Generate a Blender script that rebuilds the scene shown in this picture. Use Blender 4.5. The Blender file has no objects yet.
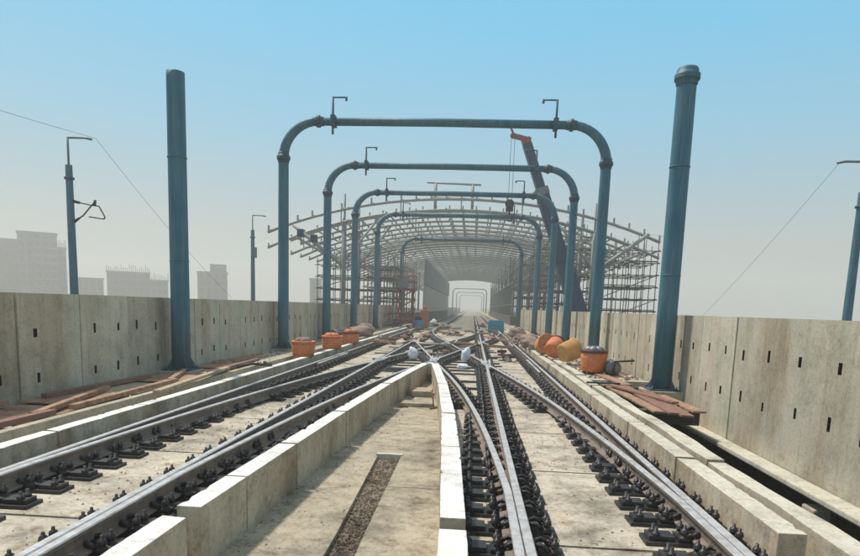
import bpy, bmesh, math, random
from mathutils import Vector, Matrix
random.seed(7)
S = bpy.context.scene
COL = S.collection
PI = math.pi

# ------------------------------------------------------------------ materials
def new_mat(name):
    m = bpy.data.materials.new(name); m.use_nodes = True
    nt = m.node_tree
    return m, nt, nt.nodes['Principled BSDF']

def N(nt, t, **k):
    n = nt.nodes.new(t)
    for a, b in k.items():
        setattr(n, a, b)
    return n

def noise(nt, vec, scale, detail=5, rough=.6):
    n = N(nt, 'ShaderNodeTexNoise'); n.inputs['Scale'].default_value = scale
    n.inputs['Detail'].default_value = detail; n.inputs['Roughness'].default_value = rough
    nt.links.new(vec, n.inputs['Vector']); return n.outputs['Fac']

def ramp(nt, fac, stops):
    r = N(nt, 'ShaderNodeValToRGB'); e = r.color_ramp.elements
    while len(e) < len(stops): e.new(.5)
    for i, (p, c) in enumerate(stops):
        e[i].position = p; e[i].color = (c[0], c[1], c[2], 1)
    nt.links.new(fac, r.inputs[0]); return r.outputs[0]

def mix(nt, a, b, fac, mode='MIX'):
    m = N(nt, 'ShaderNodeMix', data_type='RGBA', blend_type=mode)
    for sock, v in ((m.inputs[6], a), (m.inputs[7], b)):
        if isinstance(v, (tuple, list)): sock.default_value = (*v[:3], 1)
        else: nt.links.new(v, sock)
    if isinstance(fac, (int, float)): m.inputs[0].default_value = fac
    else: nt.links.new(fac, m.inputs[0])
    return m.outputs[2]

def pos(nt, scale=(1, 1, 1)):
    g = N(nt, 'ShaderNodeNewGeometry'); mp = N(nt, 'ShaderNodeMapping')
    mp.inputs['Scale'].default_value = scale
    nt.links.new(g.outputs['Position'], mp.inputs['Vector']); return mp.outputs[0]

def grey(v): return (v, v, v)

def concrete(name, base, streak=.0, mottle=.35, bump=.25, per_object=.0, rust=0.0, speck=.0):
    m, nt, b = new_mat(name)
    p = pos(nt)
    dark = tuple(c*(1-mottle) for c in base); lite = tuple(min(.95, c*(1+mottle*.35)) for c in base)
    col = ramp(nt, noise(nt, p, 1.3, 8, .68), [(.32, dark), (.5, base), (.68, lite)])
    fine = ramp(nt, noise(nt, p, 22, 6, .7), [(.3, grey(.78)), (.55, grey(1)), (.75, grey(1.0))])
    col = mix(nt, col, fine, .8, 'MULTIPLY')
    mid = ramp(nt, noise(nt, p, 5.5, 9, .75), [(.34, (.50, .46, .40)), (.46, (.86, .84, .80)), (.56, grey(1)), (.75, (1.0, .99, .96))])
    col = mix(nt, col, mid, min(1, mottle*1.7), 'MULTIPLY')
    gr = ramp(nt, noise(nt, p, 90, 4, .8), [(.32, grey(.62)), (.5, grey(1)), (.7, grey(1))])
    col = mix(nt, col, gr, .7, 'MULTIPLY')
    if streak:
        ps = pos(nt, (5, 5, .35))
        st = ramp(nt, noise(nt, ps, 1.6, 5, .6), [(.36, (.52, .48, .42)), (.5, grey(.95)), (.7, grey(1))])
        col = mix(nt, col, st, streak, 'MULTIPLY')
        pt = pos(nt, (1.1, 1.1, .25))
        st2 = ramp(nt, noise(nt, pt, 1.2, 4, .5), [(.4, (.80, .74, .66)), (.55, grey(1)), (.66, (.90, .97, .92))])
        col = mix(nt, col, st2, .9, 'MULTIPLY')
    if rust:
        rs = ramp(nt, noise(nt, pos(nt), 2.7, 6, .7), [(.58, grey(1)), (.68, (.72, .52, .36)), (.8, (.5, .33, .22))])
        col = mix(nt, col, rs, rust, 'MULTIPLY')
    if speck:
        sp = ramp(nt, noise(nt, pos(nt), 60, 3, .8), [(.3, grey(.25)), (.4, grey(1)), (.8, grey(1))])
        col = mix(nt, col, sp, speck, 'MULTIPLY')
    if per_object:
        oi = N(nt, 'ShaderNodeObjectInfo')
        rr = ramp(nt, oi.outputs['Random'], [(0, grey(1-per_object)), (1, grey(1))])
        col = mix(nt, col, rr, 1, 'MULTIPLY')
    nt.links.new(col, b.inputs['Base Color'])
    b.inputs['Roughness'].default_value = .93
    b.inputs['Specular IOR Level'].default_value = .2
    bp = N(nt, 'ShaderNodeBump'); bp.inputs['Strength'].default_value = bump; bp.inputs['Distance'].default_value = .02
    nt.links.new(noise(nt, p, 35, 6, .7), bp.inputs['Height']); nt.links.new(bp.outputs[0], b.inputs['Normal'])
    return m

def simple(name, base, rough=.6, metal=0, var=.25, scale=6, bump=0, tint=None):
    m, nt, b = new_mat(name)
    p = pos(nt)
    d = tint or tuple(c*(1-var) for c in base)
    col = ramp(nt, noise(nt, p, scale, 6, .65), [(.35, d), (.6, base)])
    nt.links.new(col, b.inputs['Base Color'])
    r = N(nt, 'ShaderNodeMapRange'); r.inputs[3].default_value = max(.05, rough-.12); r.inputs[4].default_value = min(1, rough+.12)
    nt.links.new(noise(nt, p, scale*2.3, 4), r.inputs[0]); nt.links.new(r.outputs[0], b.inputs['Roughness'])
    b.inputs['Metallic'].default_value = metal
    if bump:
        bp = N(nt, 'ShaderNodeBump'); bp.inputs['Strength'].default_value = bump; bp.inputs['Distance'].default_value = .01
        nt.links.new(noise(nt, p, scale*6, 5), bp.inputs['Height']); nt.links.new(bp.outputs[0], b.inputs['Normal'])
    return m

M = {}
M['wall'] = concrete('precast_wall', (.67, .60, .475), streak=.26, mottle=.22, per_object=.22, rust=.3, speck=.3)
M['wall_shaded'] = M['wall']
M['slab'] = concrete('track_slab', (.56, .49, .39), mottle=.6, rust=.8, speck=.7)
M['pit'] = concrete('pit_floor', (.44, .38, .285), mottle=.55, rust=.45, speck=.8)
M['block'] = concrete('block_side', (.60, .51, .385), streak=.28, mottle=.38, speck=.5)
M['top'] = concrete('white_top', (.86, .83, .77), mottle=.30, speck=.8, rust=.35)  # top faces coloured whiter than the block sides
M['top_beige'] = concrete('pale_top', (.62, .58, .47), mottle=.3, speck=.4)
M['ledge'] = concrete('ledge', (.50, .44, .34), mottle=.35, rust=.3, speck=.4)
M['dirt'] = concrete('dusty_recess', (.27, .215, .16), mottle=.6, bump=.9, speck=.8)
M['deck'] = concrete('deck', (.10, .09, .075), mottle=.4)  # darkened in the colour to paint the shade of the right trench
M['deck_raw'] = concrete('raw_deck', (.33, .30, .25), mottle=.5, rust=.4, speck=.5)
M['rail'] = simple('rail_side', (.25, .19, .145), .7, .1, scale=7, tint=(.15, .12, .10))
M['railhead'] = simple('rail_head', (.56, .54, .53), .45, .25, scale=9, tint=(.38, .34, .30))
M['iron'] = simple('black_iron', (.020, .019, .021), .38, .35, scale=25, bump=.3)
M['bolt'] = simple('bolt', (.075, .065, .06), .4, .7, scale=30)
def paint(name, base, rough, dust):
    m, nt, b = new_mat(name)
    p = pos(nt)
    col = ramp(nt, noise(nt, p, 1.7, 6, .6), [(.35, tuple(c*.82 for c in base)), (.6, base)])
    d = ramp(nt, noise(nt, pos(nt, (7, 7, .5)), 1.5, 6, .65), [(.45, grey(0)), (.72, grey(1))])
    mul = N(nt, 'ShaderNodeMath', operation='MULTIPLY'); nt.links.new(d, mul.inputs[0]); mul.inputs[1].default_value = dust
    col = mix(nt, col, (.30, .29, .26), mul.outputs[0])
    ch = ramp(nt, noise(nt, p, 26, 5, .7), [(.70, grey(0)), (.76, grey(.8))])
    col = mix(nt, col, (.16, .08, .045), ch)
    nt.links.new(col, b.inputs['Base Color'])
    rr = N(nt, 'ShaderNodeMapRange'); rr.inputs[3].default_value = rough-.1; rr.inputs[4].default_value = rough+.25
    nt.links.new(noise(nt, p, 5, 5), rr.inputs[0]); nt.links.new(rr.outputs[0], b.inputs['Roughness'])
    b.inputs['Specular IOR Level'].default_value = .35
    bp = N(nt, 'ShaderNodeBump'); bp.inputs['Strength'].default_value = .15; bp.inputs['Distance'].default_value = .01
    nt.links.new(noise(nt, p, 18, 4), bp.inputs['Height']); nt.links.new(bp.outputs[0], b.inputs['Normal'])
    return m
M['pole'] = paint('pole_paint', (.045, .16, .215), .5, .35)
M['pole_dark'] = paint('pole_flange', (.035, .085, .12), .5, .25)
M['galv'] = simple('galvanised', (.21, .22, .225), .5, .5, scale=6)
M['roofsteel'] = simple('roof_steel', (.40, .385, .34), .6, .05, scale=3)
M['roofdark'] = simple('roof_steel_dark', (.22, .235, .22), .6, .1, scale=3)
M['scaf'] = simple('scaffold_tube', (.13, .135, .125), .6, .2, scale=4)
M['sheet'] = simple('grey_sheeting', (.24, .255, .27), .7, 0, scale=1.5)
M['orange'] = simple('orange_plastic', (.78, .17, .035), .5, 0, scale=9, tint=(.60, .11, .03), bump=.3)
M['amber'] = simple('amber_plastic', (.78, .33, .06), .5, 0, scale=9, tint=(.55, .2, .05), bump=.3)
def dusty(name, base):
    m, nt, b = new_mat(name); p = pos(nt)
    col = ramp(nt, noise(nt, p, 7, 5, .6), [(.35, tuple(c*.75 for c in base)), (.6, base)])
    d = ramp(nt, noise(nt, p, 13, 7, .75), [(.45, grey(0)), (.66, grey(.75))])
    col = mix(nt, col, (.42, .34, .25), d)
    nt.links.new(col, b.inputs['Base Color']); b.inputs['Roughness'].default_value = .75
    return m
def splashed(name, base, tint, spl, amt=.7, rough=.85):
    m, nt, b = new_mat(name); p = pos(nt)
    col = ramp(nt, noise(nt, pos(nt, (1, 1, 1)), 7, 6, .65), [(.35, tint), (.6, base)])
    d = ramp(nt, noise(nt, p, 9, 8, .75), [(.50, grey(0)), (.64, grey(amt))])
    nt.links.new(mix(nt, col, spl, d), b.inputs['Base Color']); b.inputs['Roughness'].default_value = rough
    bp = N(nt, 'ShaderNodeBump'); bp.inputs['Strength'].default_value = .5; bp.inputs['Distance'].default_value = .01
    nt.links.new(noise(nt, p, 40, 5), bp.inputs['Height']); nt.links.new(bp.outputs[0], b.inputs['Normal'])
    return m
M['wood'] = splashed('shutter_board', (.40, .245, .155), (.20, .115, .075), (.42, .37, .30))
M['wood_red'] = splashed('red_board', (.25, .12, .085), (.15, .07, .05), (.36, .30, .24), .6)
M['iron'] = splashed('black_iron', (.022, .020, .021), (.013, .012, .013), (.10, .075, .055), .55, .5)
M['orange'] = dusty('orange_plastic', (.75, .17, .03)); M['amber'] = dusty('amber_plastic', (.72, .32, .06))
M['darkred'] = simple('dark_rim', (.12, .025, .02), .6, 0, scale=12)
M['wood'] = simple('shutter_board', (.42, .25, .155), .85, 0, scale=7, tint=(.20, .11, .07), bump=.5)
M['wood_red'] = simple('red_board', (.27, .145, .10), .8, 0, scale=9, tint=(.20, .10, .07), bump=.5)
M['wood_pale'] = simple('pale_plank', (.46, .37, .25), .85, 0, scale=7, tint=(.32, .24, .16), bump=.4)
M['crane'] = simple('crane_navy', (.014, .052, .105), .5, 0, scale=3)
M['red'] = simple('red_paint', (.33, .075, .055), .6, 0, scale=5)
M['white'] = simple('white_sack', (.80, .80, .80), .8, 0, scale=8, tint=(.6, .62, .64), bump=.6)
M['cyan'] = simple('cyan_tarp', (.02, .25, .38), .6, 0, scale=7)
M['blue'] = simple('blue_tarp', (.12, .27, .42), .6, 0, scale=7)
M['teal'] = simple('teal_pipe', (.05, .20, .20), .5, 0, scale=7)
M['pvc'] = simple('drain_pipe', (.55, .50, .40), .55, 0, scale=5)
M['black'] = simple('black_rubber', (.02, .02, .02), .6, 0)
M['dustbag'] = simple('dusty_bag', (.33, .22, .17), .9, 0, scale=9, tint=(.18, .12, .1), bump=.6)
M['bld'] = concrete('building_render', (.23, .23, .215), mottle=.2, streak=.4)
M['bld2'] = concrete('building_concrete', (.17, .17, .16), mottle=.25, streak=.5)
M['glass'] = simple('window_dark', (.06, .07, .08), .2, 0)
M['ground'] = concrete('ground', (.26, .23, .17), mottle=.4)
M['hole'] = simple('hole_dark', (.015, .013, .011), .9, 0)  # near-black lining paints in the shade inside the lifting holes
M['wire'] = simple('wire', (.30, .31, .31), .6, .2)

# ------------------------------------------------------------------ mesh helpers
class MB:
    def __init__(s): s.v = []; s.f = []; s.m = []; s.sm = []
    def add(s, vs, fs, mi=0, sm=False):
        o = len(s.v); s.v += [tuple(v) for v in vs]
        s.f += [tuple(i+o for i in f) for f in fs]; s.m += [mi]*len(fs); s.sm += [sm]*len(fs); return s
    def box(s, x0, x1, y0, y1, z0, z1, mi=0, mt=None):
        vs = [(x, y, z) for z in (z0, z1) for y in (y0, y1) for x in (x0, x1)]
        s.add(vs, [(0, 2, 3, 1), (0, 1, 5, 4), (1, 3, 7, 5), (3, 2, 6, 7), (2, 0, 4, 6)], mi)
        s.add([vs[4], vs[5], vs[7], vs[6]], [(0, 1, 2, 3)], mi if mt is None else mt); return s
    def obox(s, mat, sx, sy, sz, mi=0):
        vs = [mat @ Vector((x*sx/2, y*sy/2, z*sz/2)) for z in (-1, 1) for y in (-1, 1) for x in (-1, 1)]
        return s.add(vs, [(0, 2, 3, 1), (4, 5, 7, 6), (0, 1, 5, 4), (1, 3, 7, 5), (3, 2, 6, 7), (2, 0, 4, 6)], mi)
    def bar(s, a, b, w, h, mi=0):
        a = Vector(a); b = Vector(b); d = b-a; L = d.length; d.normalize()
        up = Vector((0, 0, 1)) if abs(d.z) < .95 else Vector((0, 1, 0))
        r = d.cross(up).normalized(); u = r.cross(d)
        mt = Matrix((r, d, u)).transposed().to_4x4(); mt.translation = (a+b)/2
        return s.obox(mt, w, L, h, mi)
    def tube(s, pts, rad, n=8, mi=0, cap=True):
        pts = [Vector(p) for p in pts]
        if not isinstance(rad, (list, tuple)): rad = [rad]*len(pts)
        rings = []; prev = None
        for i, p in enumerate(pts):
            if i == 0: d = pts[1]-p
            elif i == len(pts)-1: d = p-pts[i-1]
            else: d = (pts[i+1]-p).normalized()+(p-pts[i-1]).normalized()
            d.normalize()
            if prev is None:
                up = Vector((0, 0, 1)) if abs(d.z) < .9 else Vector((1, 0, 0))
                r = d.cross(up).normalized()
            else:
                r = (prev-d*prev.dot(d)).normalized()
            prev = r; u = d.cross(r)
            rings.append([p+(r*math.cos(2*PI*k/n)+u*math.sin(2*PI*k/n))*rad[i] for k in range(n)])
        vs = [v for r in rings for v in r]; fs = []
        for i in range(len(pts)-1):
            for k in range(n):
                a = i*n+k; b = i*n+(k+1) % n
                fs.append((a, b, b+n, a+n))
        s.add(vs, fs, mi, True)
        if cap:
            s.add(rings[0], [tuple(range(n))[::-1]], mi); s.add(rings[-1], [tuple(range(n))], mi)
        return s
    def lathe(s, prof, n=16, mi=0, mat=None, jag=0):
        mat = mat or Matrix()
        vs = []
        jk = [1+jag*random.uniform(-1, 1) for _ in range(n)]
        for (r, z) in prof:
            for k in range(n):
                vs.append(mat @ Vector((r*jk[k]*math.cos(2*PI*k/n), r*jk[k]*math.sin(2*PI*k/n), z)))
        fs = []
        for i in range(len(prof)-1):
            for k in range(n):
                a = i*n+k; b = i*n+(k+1) % n
                fs.append((a, b, b+n, a+n))
        s.add(vs, fs, mi, True)
        s.add(vs[-n:], [tuple(range(n))], mi); s.add(vs[:n], [tuple(range(n))[::-1]], mi)
        return s
    def ribbon(s, fl, fr, y0, y1, z0, z1, n=1, mi=0, mt=None):
        """a solid strip between two plan curves x=fl(y) and x=fr(y)"""
        mt = mi if mt is None else mt
        ys = [y0+(y1-y0)*i/n for i in range(n+1)]
        vs = []
        for y in ys:
            a, b = fl(y), fr(y)
            vs += [(a, y, z0), (b, y, z0), (b, y, z1), (a, y, z1)]
        side = []; tops = []
        for i in range(n):
            o = 4*i
            side += [(o, o+4, o+5, o+1), (o+1, o+5, o+6, o+2), (o+4, o, o+3, o+7)]
            tops += [(o+3, o+2, o+6, o+7)]
        e = 4*n
        side += [(0, 1, 2, 3), (e+3, e+2, e+1, e)]
        o = len(s.v); s.v += vs
        for f in side: s.f.append(tuple(i+o for i in f)); s.m.append(mi); s.sm.append(False)
        for f in tops: s.f.append(tuple(i+o for i in f)); s.m.append(mt); s.sm.append(False)
        return s
    def mesh(s, name, mats):
        me = bpy.data.meshes.new(name); me.from_pydata(s.v, [], s.f)
        for m in mats: me.materials.append(m)
        me.polygons.foreach_set('material_index', s.m); me.polygons.foreach_set('use_smooth', s.sm)
        bm = bmesh.new(); bm.from_mesh(me); bmesh.ops.remove_doubles(bm, verts=bm.verts, dist=.0002)
        bmesh.ops.recalc_face_normals(bm, faces=bm.faces)
        bm.to_mesh(me); bm.free()
        me.update(); return me
    def build(s, name, mats, parent=None, bevel=0, loc=None):
        if not isinstance(mats, (list, tuple)): mats = [mats]
        me = s.mesh(name, mats); return link(name, me, parent, bevel, loc)

def link(name, me, parent=None, bevel=0, loc=None):
    o = bpy.data.objects.new(name, me); COL.objects.link(o)
    if parent: o.parent = parent
    if loc: o.location = loc
    if bevel:
        b = o.modifiers.new('bevel', 'BEVEL'); b.width = bevel; b.segments = 2; b.limit_method = 'ANGLE'; b.angle_limit = .7
    return o

def tag(o, label, cat=None, group=None, kind=None):
    if label: o['label'] = label
    if cat: o['category'] = cat
    if group: o['group'] = group
    if kind: o['kind'] = kind
    return o

def thing(name, label, cat, loc=(0, 0, 0), group=None, rz=0):
    o = bpy.data.objects.new(name, None); COL.objects.link(o); o.location = loc; o.rotation_euler[2] = rz
    o.empty_display_size = .2
    return tag(o, label, cat, group)

def copy_part(o, parent, loc=None, rz=None):
    c = o.copy(); COL.objects.link(c); c.parent = parent
    if loc is not None: c.location = loc
    if rz is not None: c.rotation_euler[2] = rz
    for ch in o.children:
        d = ch.copy(); COL.objects.link(d); d.parent = c
    return c

def lerp_tab(tab):
    def f(y):
        if y <= tab[0][0]: return tab[0][1]
        for (a, xa), (b, xb) in zip(tab, tab[1:]):
            if y <= b: return xa+(xb-xa)*(y-a)/(b-a)
        return tab[-1][1]
    return f

# ------------------------------------------------------------------ camera
E0 = 1.82
cam = bpy.data.cameras.new('camera'); co = bpy.data.objects.new('camera', cam); COL.objects.link(co)
r = Vector((.99707856, .0685652, .03366244)); u = Vector((-.0426365, .13394131, .99007164)); f = Vector((-.06337567, .98861445, -.13647339))
mt = Matrix((r, u, -f)).transposed().to_4x4(); mt.translation = (0, 0, E0); co.matrix_world = mt
cam.sensor_width = 36; cam.lens = 620/860*36; cam.shift_y = 114/860
cam.clip_start = .05; cam.clip_end = 9000
S.camera = co

# ------------------------------------------------------------------ world, sun, haze
SUN_EL = math.radians(60); SUN_AZ = math.radians(-58)      # azimuth measured from +Y towards +X
w = bpy.data.worlds.new('World'); S.world = w; w.use_nodes = True; nt = w.node_tree
bg = nt.nodes['Background']
sky = N(nt, 'ShaderNodeTexSky', sky_type='NISHITA'); sky.sun_disc = False
sky.sun_elevation = SUN_EL; sky.sun_rotation = SUN_AZ
sky.dust_density = 3.5; sky.air_density = 1.2; sky.altitude = 10
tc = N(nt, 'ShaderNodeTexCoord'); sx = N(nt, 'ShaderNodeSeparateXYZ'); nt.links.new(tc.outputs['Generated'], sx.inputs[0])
# sky colour by elevation over a dusty horizon, zenith brightened as added fill light; joins the Nishita sky
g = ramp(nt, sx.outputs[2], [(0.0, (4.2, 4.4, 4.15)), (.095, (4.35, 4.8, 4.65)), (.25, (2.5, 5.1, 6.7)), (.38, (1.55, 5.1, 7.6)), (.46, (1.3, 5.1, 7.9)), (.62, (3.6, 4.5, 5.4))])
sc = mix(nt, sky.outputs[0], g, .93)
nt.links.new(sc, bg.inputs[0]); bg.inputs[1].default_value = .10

sl = bpy.data.lights.new('sun', 'SUN'); sl.energy = 3.6; sl.angle = math.radians(5); sl.color = (1, .94, .86)
so = bpy.data.objects.new('sun', sl); COL.objects.link(so)
sd = Vector((math.sin(SUN_AZ)*math.cos(SUN_EL), math.cos(SUN_AZ)*math.cos(SUN_EL), math.sin(SUN_EL)))
so.rotation_euler = sd.to_track_quat('Z', 'Y').to_euler(); so.location = sd*60

GZ = -12.0
m_h = bpy.data.materials.new('haze_air'); m_h.use_nodes = True; hn = m_h.node_tree; hn.nodes.clear()
ho = N(hn, 'ShaderNodeOutputMaterial'); pv = N(hn, 'ShaderNodeVolumePrincipled')
pv.inputs['Color'].default_value = (.97, .93, .86, 1); pv.inputs['Density'].default_value = .0023; pv.inputs['Anisotropy'].default_value = .25
hn.links.new(pv.outputs[0], ho.inputs['Volume'])
tag(MB().box(-420, 420, -40, 520, GZ-1, 32).build('haze', m_h), None, kind='stuff')

# ------------------------------------------------------------------ ground and viaduct
tag(MB().box(-4500, 4500, -2000, 7000, GZ-.5, GZ).build('ground', M['ground']), None, kind='structure')
tag(MB().box(-7.2, 2.9, -4, 330, -1.6, -.5).box(2.9, 5.2, -4, 330, -1.9, -1.5).box(4.75, 5.2, -4, 330, -1.5, -.31).box(-4.5, 2.5, -4, 330, -3.2, -1.603).build('viaduct_deck', M['deck']), None, kind='structure')
tag(MB().box(-25, -13.5, -4, 200, -1.6, -.4).build('neighbouring_viaduct_deck', M['deck']), None, kind='structure')
tag(MB().box(12.8, 22, -4, 200, -1.6, -.4).build('side_viaduct_deck', M['deck']), None, kind='structure')

# turnout geometry -------------------------------------------------
XA, XC, XF, XH = -4.22, -2.72, .46, 1.96
SH = XF-XA; YM = 23.94
def off(Y):
    def o(Y):
        if Y < 1.7: return 0
        return ((Y-1.7)/13.3)**2 if Y < 15 else 1+(Y-15)*.1504
    return o(Y) if Y <= YM else SH-o(2*YM-Y)

# edges of the two central upstands
lR = lerp_tab([(-3, -2.05), (4.29, -1.937), (6.55, -1.84), (8.65, -1.74), (12.07, -1.54), (14.5, -1.345), (16.75, -1.13)])
lL = lambda y: lR(y)-.19
rL = lerp_tab([(-3, -.10), (3.64, -.156), (4.34, -.175), (6.5, -.277), (7.6, -.327), (9.02, -.399), (12.22, -.63), (14.5, -.84), (16.75, -1.07)])
rR = lerp_tab([(-3, .08), (3.67, .041), (4.37, .014), (6.69, -.077), (8.9, -.19), (12.44, -.45), (14.5, -.65), (16.75, -.87)])

# track slabs with open joints
mb = MB()
def slabs(fl, fr, ys, gap=.045):
    for a, b in zip(ys, ys[1:]):
        mb.ribbon(fl, fr, a+gap/2, b-gap/2, -.5, 0, n=max(1, int((b-a)/.8)))
slabs(lambda y: -4.76, lambda y: lL(y)-.004, [-3, 2.4, 4.7, 7.02, 9.3, 11.6, 13.9, 16.6])
slabs(lambda y: rR(y)+.004, lambda y: 2.5, [-3, 2.4, 4.7, 6.97, 9.2, 11.5, 13.8, 16.6])
slabs(lambda y: -4.76, lambda y: 2.5, [16.6]+[18.9+2.3*i for i in range(14)])
tag(mb.build('track_slab', M['slab']), None, kind='structure')
mb = MB()
slabs(lambda y: -4.76, lambda y: 2.5, [48.8+2.3*i for i in range(46)])
slabs(lambda y: -4.76, lambda y: 2.5, [152.3, 330])
tag(mb.build('unfinished_deck', M['deck_raw']), None, kind='structure')

# floor of the pit: left slab, dusty recess, right slab
mb = MB()
recL = lerp_tab([(3.4, -1.13), (4.7, -1.10), (8.03, -1.19)]); recR = lerp_tab([(3.4, -.83), (4.69, -.86), (8.03, -.87)])
for a, b in zip([-3, 2.1, 4.35, 6.6, 8.15, 10.3, 12.5], [2.1, 4.35, 6.6, 8.15, 10.3, 12.5, 16.7]):
    if a < 8:
        mb.ribbon(lambda y: lL(y)+.01, recL, a, b-.006, -.5, -.18, n=3)
        mb.ribbon(recR, lambda y: rR(y)-.01, a+.008, b-.008, -.5, -.165, n=3)
    else:
        mb.ribbon(lambda y: lL(y)+.01, lambda y: (lR(y)+rL(y))/2-.12, a, b-.006, -.5, -.182, n=3)
        mb.ribbon(lambda y: (lR(y)+rL(y))/2-.11, lambda y: rR(y)-.01, a, b-.02, -.5, -.165, n=3)
tag(mb.build('pit_floor', M['pit']), None, kind='structure')
tag(MB().ribbon(recL, recR, -3, 8.03, -.5, -.225, n=6).build('dusty_recess', M['dirt']), None, kind='structure')
tag(MB().box(-1.21, -.85, 8.035, 8.13, -.4, -.15).build('concrete_sill', M['top_beige'], bevel=.008), 'short pale concrete sill closing the far end of the dusty recess', 'sill')
for (x0, x1, y0, y1, z1, lb) in ((-1.36, -.72, 12.1, 12.5, -.09, 'nearer of the two low concrete cross blocks deep in the pit between the upstands'),
                         (-1.27, -.84, 13.5, 14.2, -.04, 'farther of the two low concrete cross blocks, close to the apex of the pit')):
    tag(MB().box(x0, x1, y0, y1, -.17, z1).build('cross_block', M['pit'], bevel=.012), lb, 'concrete block', 'cross blocks in the pit')
tag(MB().tube([(-.69, 12.0, -.16), (-.70, 12.0, .0), (-.74, 12.05, .17)], .014, 6).tube([(-.75, 11.9, -.15), (-.62, 12.1, -.14)], .02, 6).build('rusty_bar', M['wood_red']), 'short rusty bar standing in the pit against the right upstand', 'steel bar')

def upstand(name, label, segs, fl, fr, mats, ztop=.30, z0=-.5, bevel=.01, n=4):
    t = thing(name, label, 'concrete kerb', (fl(8), 8, 0))
    for sgm in segs:
        a, b = sgm[:2]; zt = sgm[2] if len(sgm) > 2 else ztop; dx = sgm[3] if len(sgm) > 3 else 0
        ox = fl(8)
        j = random.uniform(-.004, .004)
        mb = MB().ribbon(lambda y: fl(y)-ox+dx+j, lambda y: fr(y)-ox+dx+j, a, b, z0, zt+j, n=max(2, int((b-a)/.07)) if a < 14 else n, mi=0, mt=1)
        for i, v in enumerate(mb.v):
            vx, vy, vz = v[0], v[1]-8, v[2]
            if i % 4 >= 2:
                sg = -1 if i % 4 == 2 else 1
                q = random.random()
                ch = random.uniform(.008, .022) if q < .07 else abs(random.gauss(0, .0018))
                vx += sg*ch; vz -= ch*random.uniform(.3, .9)
            mb.v[i] = (vx, vy, vz)
        mb.build('block', mats, t, bevel=.006)
    return t
upstand('concrete_upstand', 'low wall of grey blocks with white tops along the left side of the pit',
        [(-2, 4.09, .30), (4.3, 5.13), (5.15, 6.45), (6.52, 8.61), (8.70, 12.0), (12.12, 16.72)], lL, lR, [M['block'], M['top']])
upstand('concrete_upstand', 'low wall with white speckled tops curving along the right side of the pit',
        [(-2, 4.13), (4.36, 6.7, .3), (6.74, 8.9), (8.94, 12.3), (12.34, 16.74)], rL, rR, [M['block'], M['top']])
tag(MB().box(-1.17, -1.03, 16.72, 16.95, -.5, .303).build('nose_block', [M['top']], bevel=.01), 'small white nose block closing the apex where the two white topped walls meet', 'concrete block')
js = [4.43, 6.73, 8.83, 11.67, 15.2]+[15.2+3*i for i in range(1, 11)]
upstand('concrete_upstand', 'row of beige concrete kerb blocks beside the outermost right rail',
        [(-2, 4.12, .2, .16)]+[(a, b-.05) for a, b in zip(js, js[1:])], lambda y: 2.255, lambda y: 2.46, [M['block'], M['top_beige']])
js = [-2, 3.2, 6.55, 8.46, 11.4, 14.2]+[14.2+3*i for i in range(1, 11)]
upstand('concrete_upstand', 'row of concrete kerb blocks with white tops beside the outermost left rail',
        [(a, b-.05) for a, b in zip(js, js[1:])], lambda y: -4.74, lambda y: -4.57, [M['block'], M['top']])

# walkway strips outside the kerbs
tag(MB().ribbon(lambda y: -6.8, lambda y: -5.28, -3, 60, -.5, .20, n=1).build('left_walkway', M['ledge']), None, kind='structure')
t = thing('cable_trough', 'narrow pale concrete trough strip running between the left boards and the white topped kerb', 'cable trough', (-5.2, 8, 0))
for a in [-11+3.1*i for i in range(20)]:
    MB().box(-.06, .06, a+.01, a+3.08, -.5, .28).box(.062, .44, a+.01, a+3.08, -.5, .06+random.uniform(0, .02)).build('trough_section', M['ledge'], t, bevel=.008)
t = thing('cable_trough', 'second concrete strip running just outside the beige right kerb blocks', 'cable trough', (2.6, 8, 0))
wob = lambda y: .02*math.sin(y*1.7)+.012*math.sin(y*4.1)
for k, a in enumerate([-10+2.9*i for i in range(18)]):
    MB().ribbon(lambda y: -.01+wob(y), lambda y: .19+wob(y+.6), a+.01, a+2.88, -.5, .295-.012*(k % 3), n=6, mi=0, mt=1).box(-.135, -.02, a+.01, a+2.88, -.5, .05).build('trough_section', [M['ledge'], M['top_beige']], t, bevel=.008)
tag(MB().ribbon(lambda y: 2.78, lambda y: 4.16, 14.6, 60, -.5, .25, n=1).ribbon(lambda y: 2.9, lambda y: 4.16, 60, 330, -.5, .25, n=1).build('right_walkway', M['ledge']), None, kind='structure')
tag(MB().box(4.03, 4.293, -3, 60, -.27, -.19).build('wall_ledge', M['top_beige'], bevel=.02), 'concrete kicker ledge at the foot of the right parapet', 'ledge')

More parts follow.
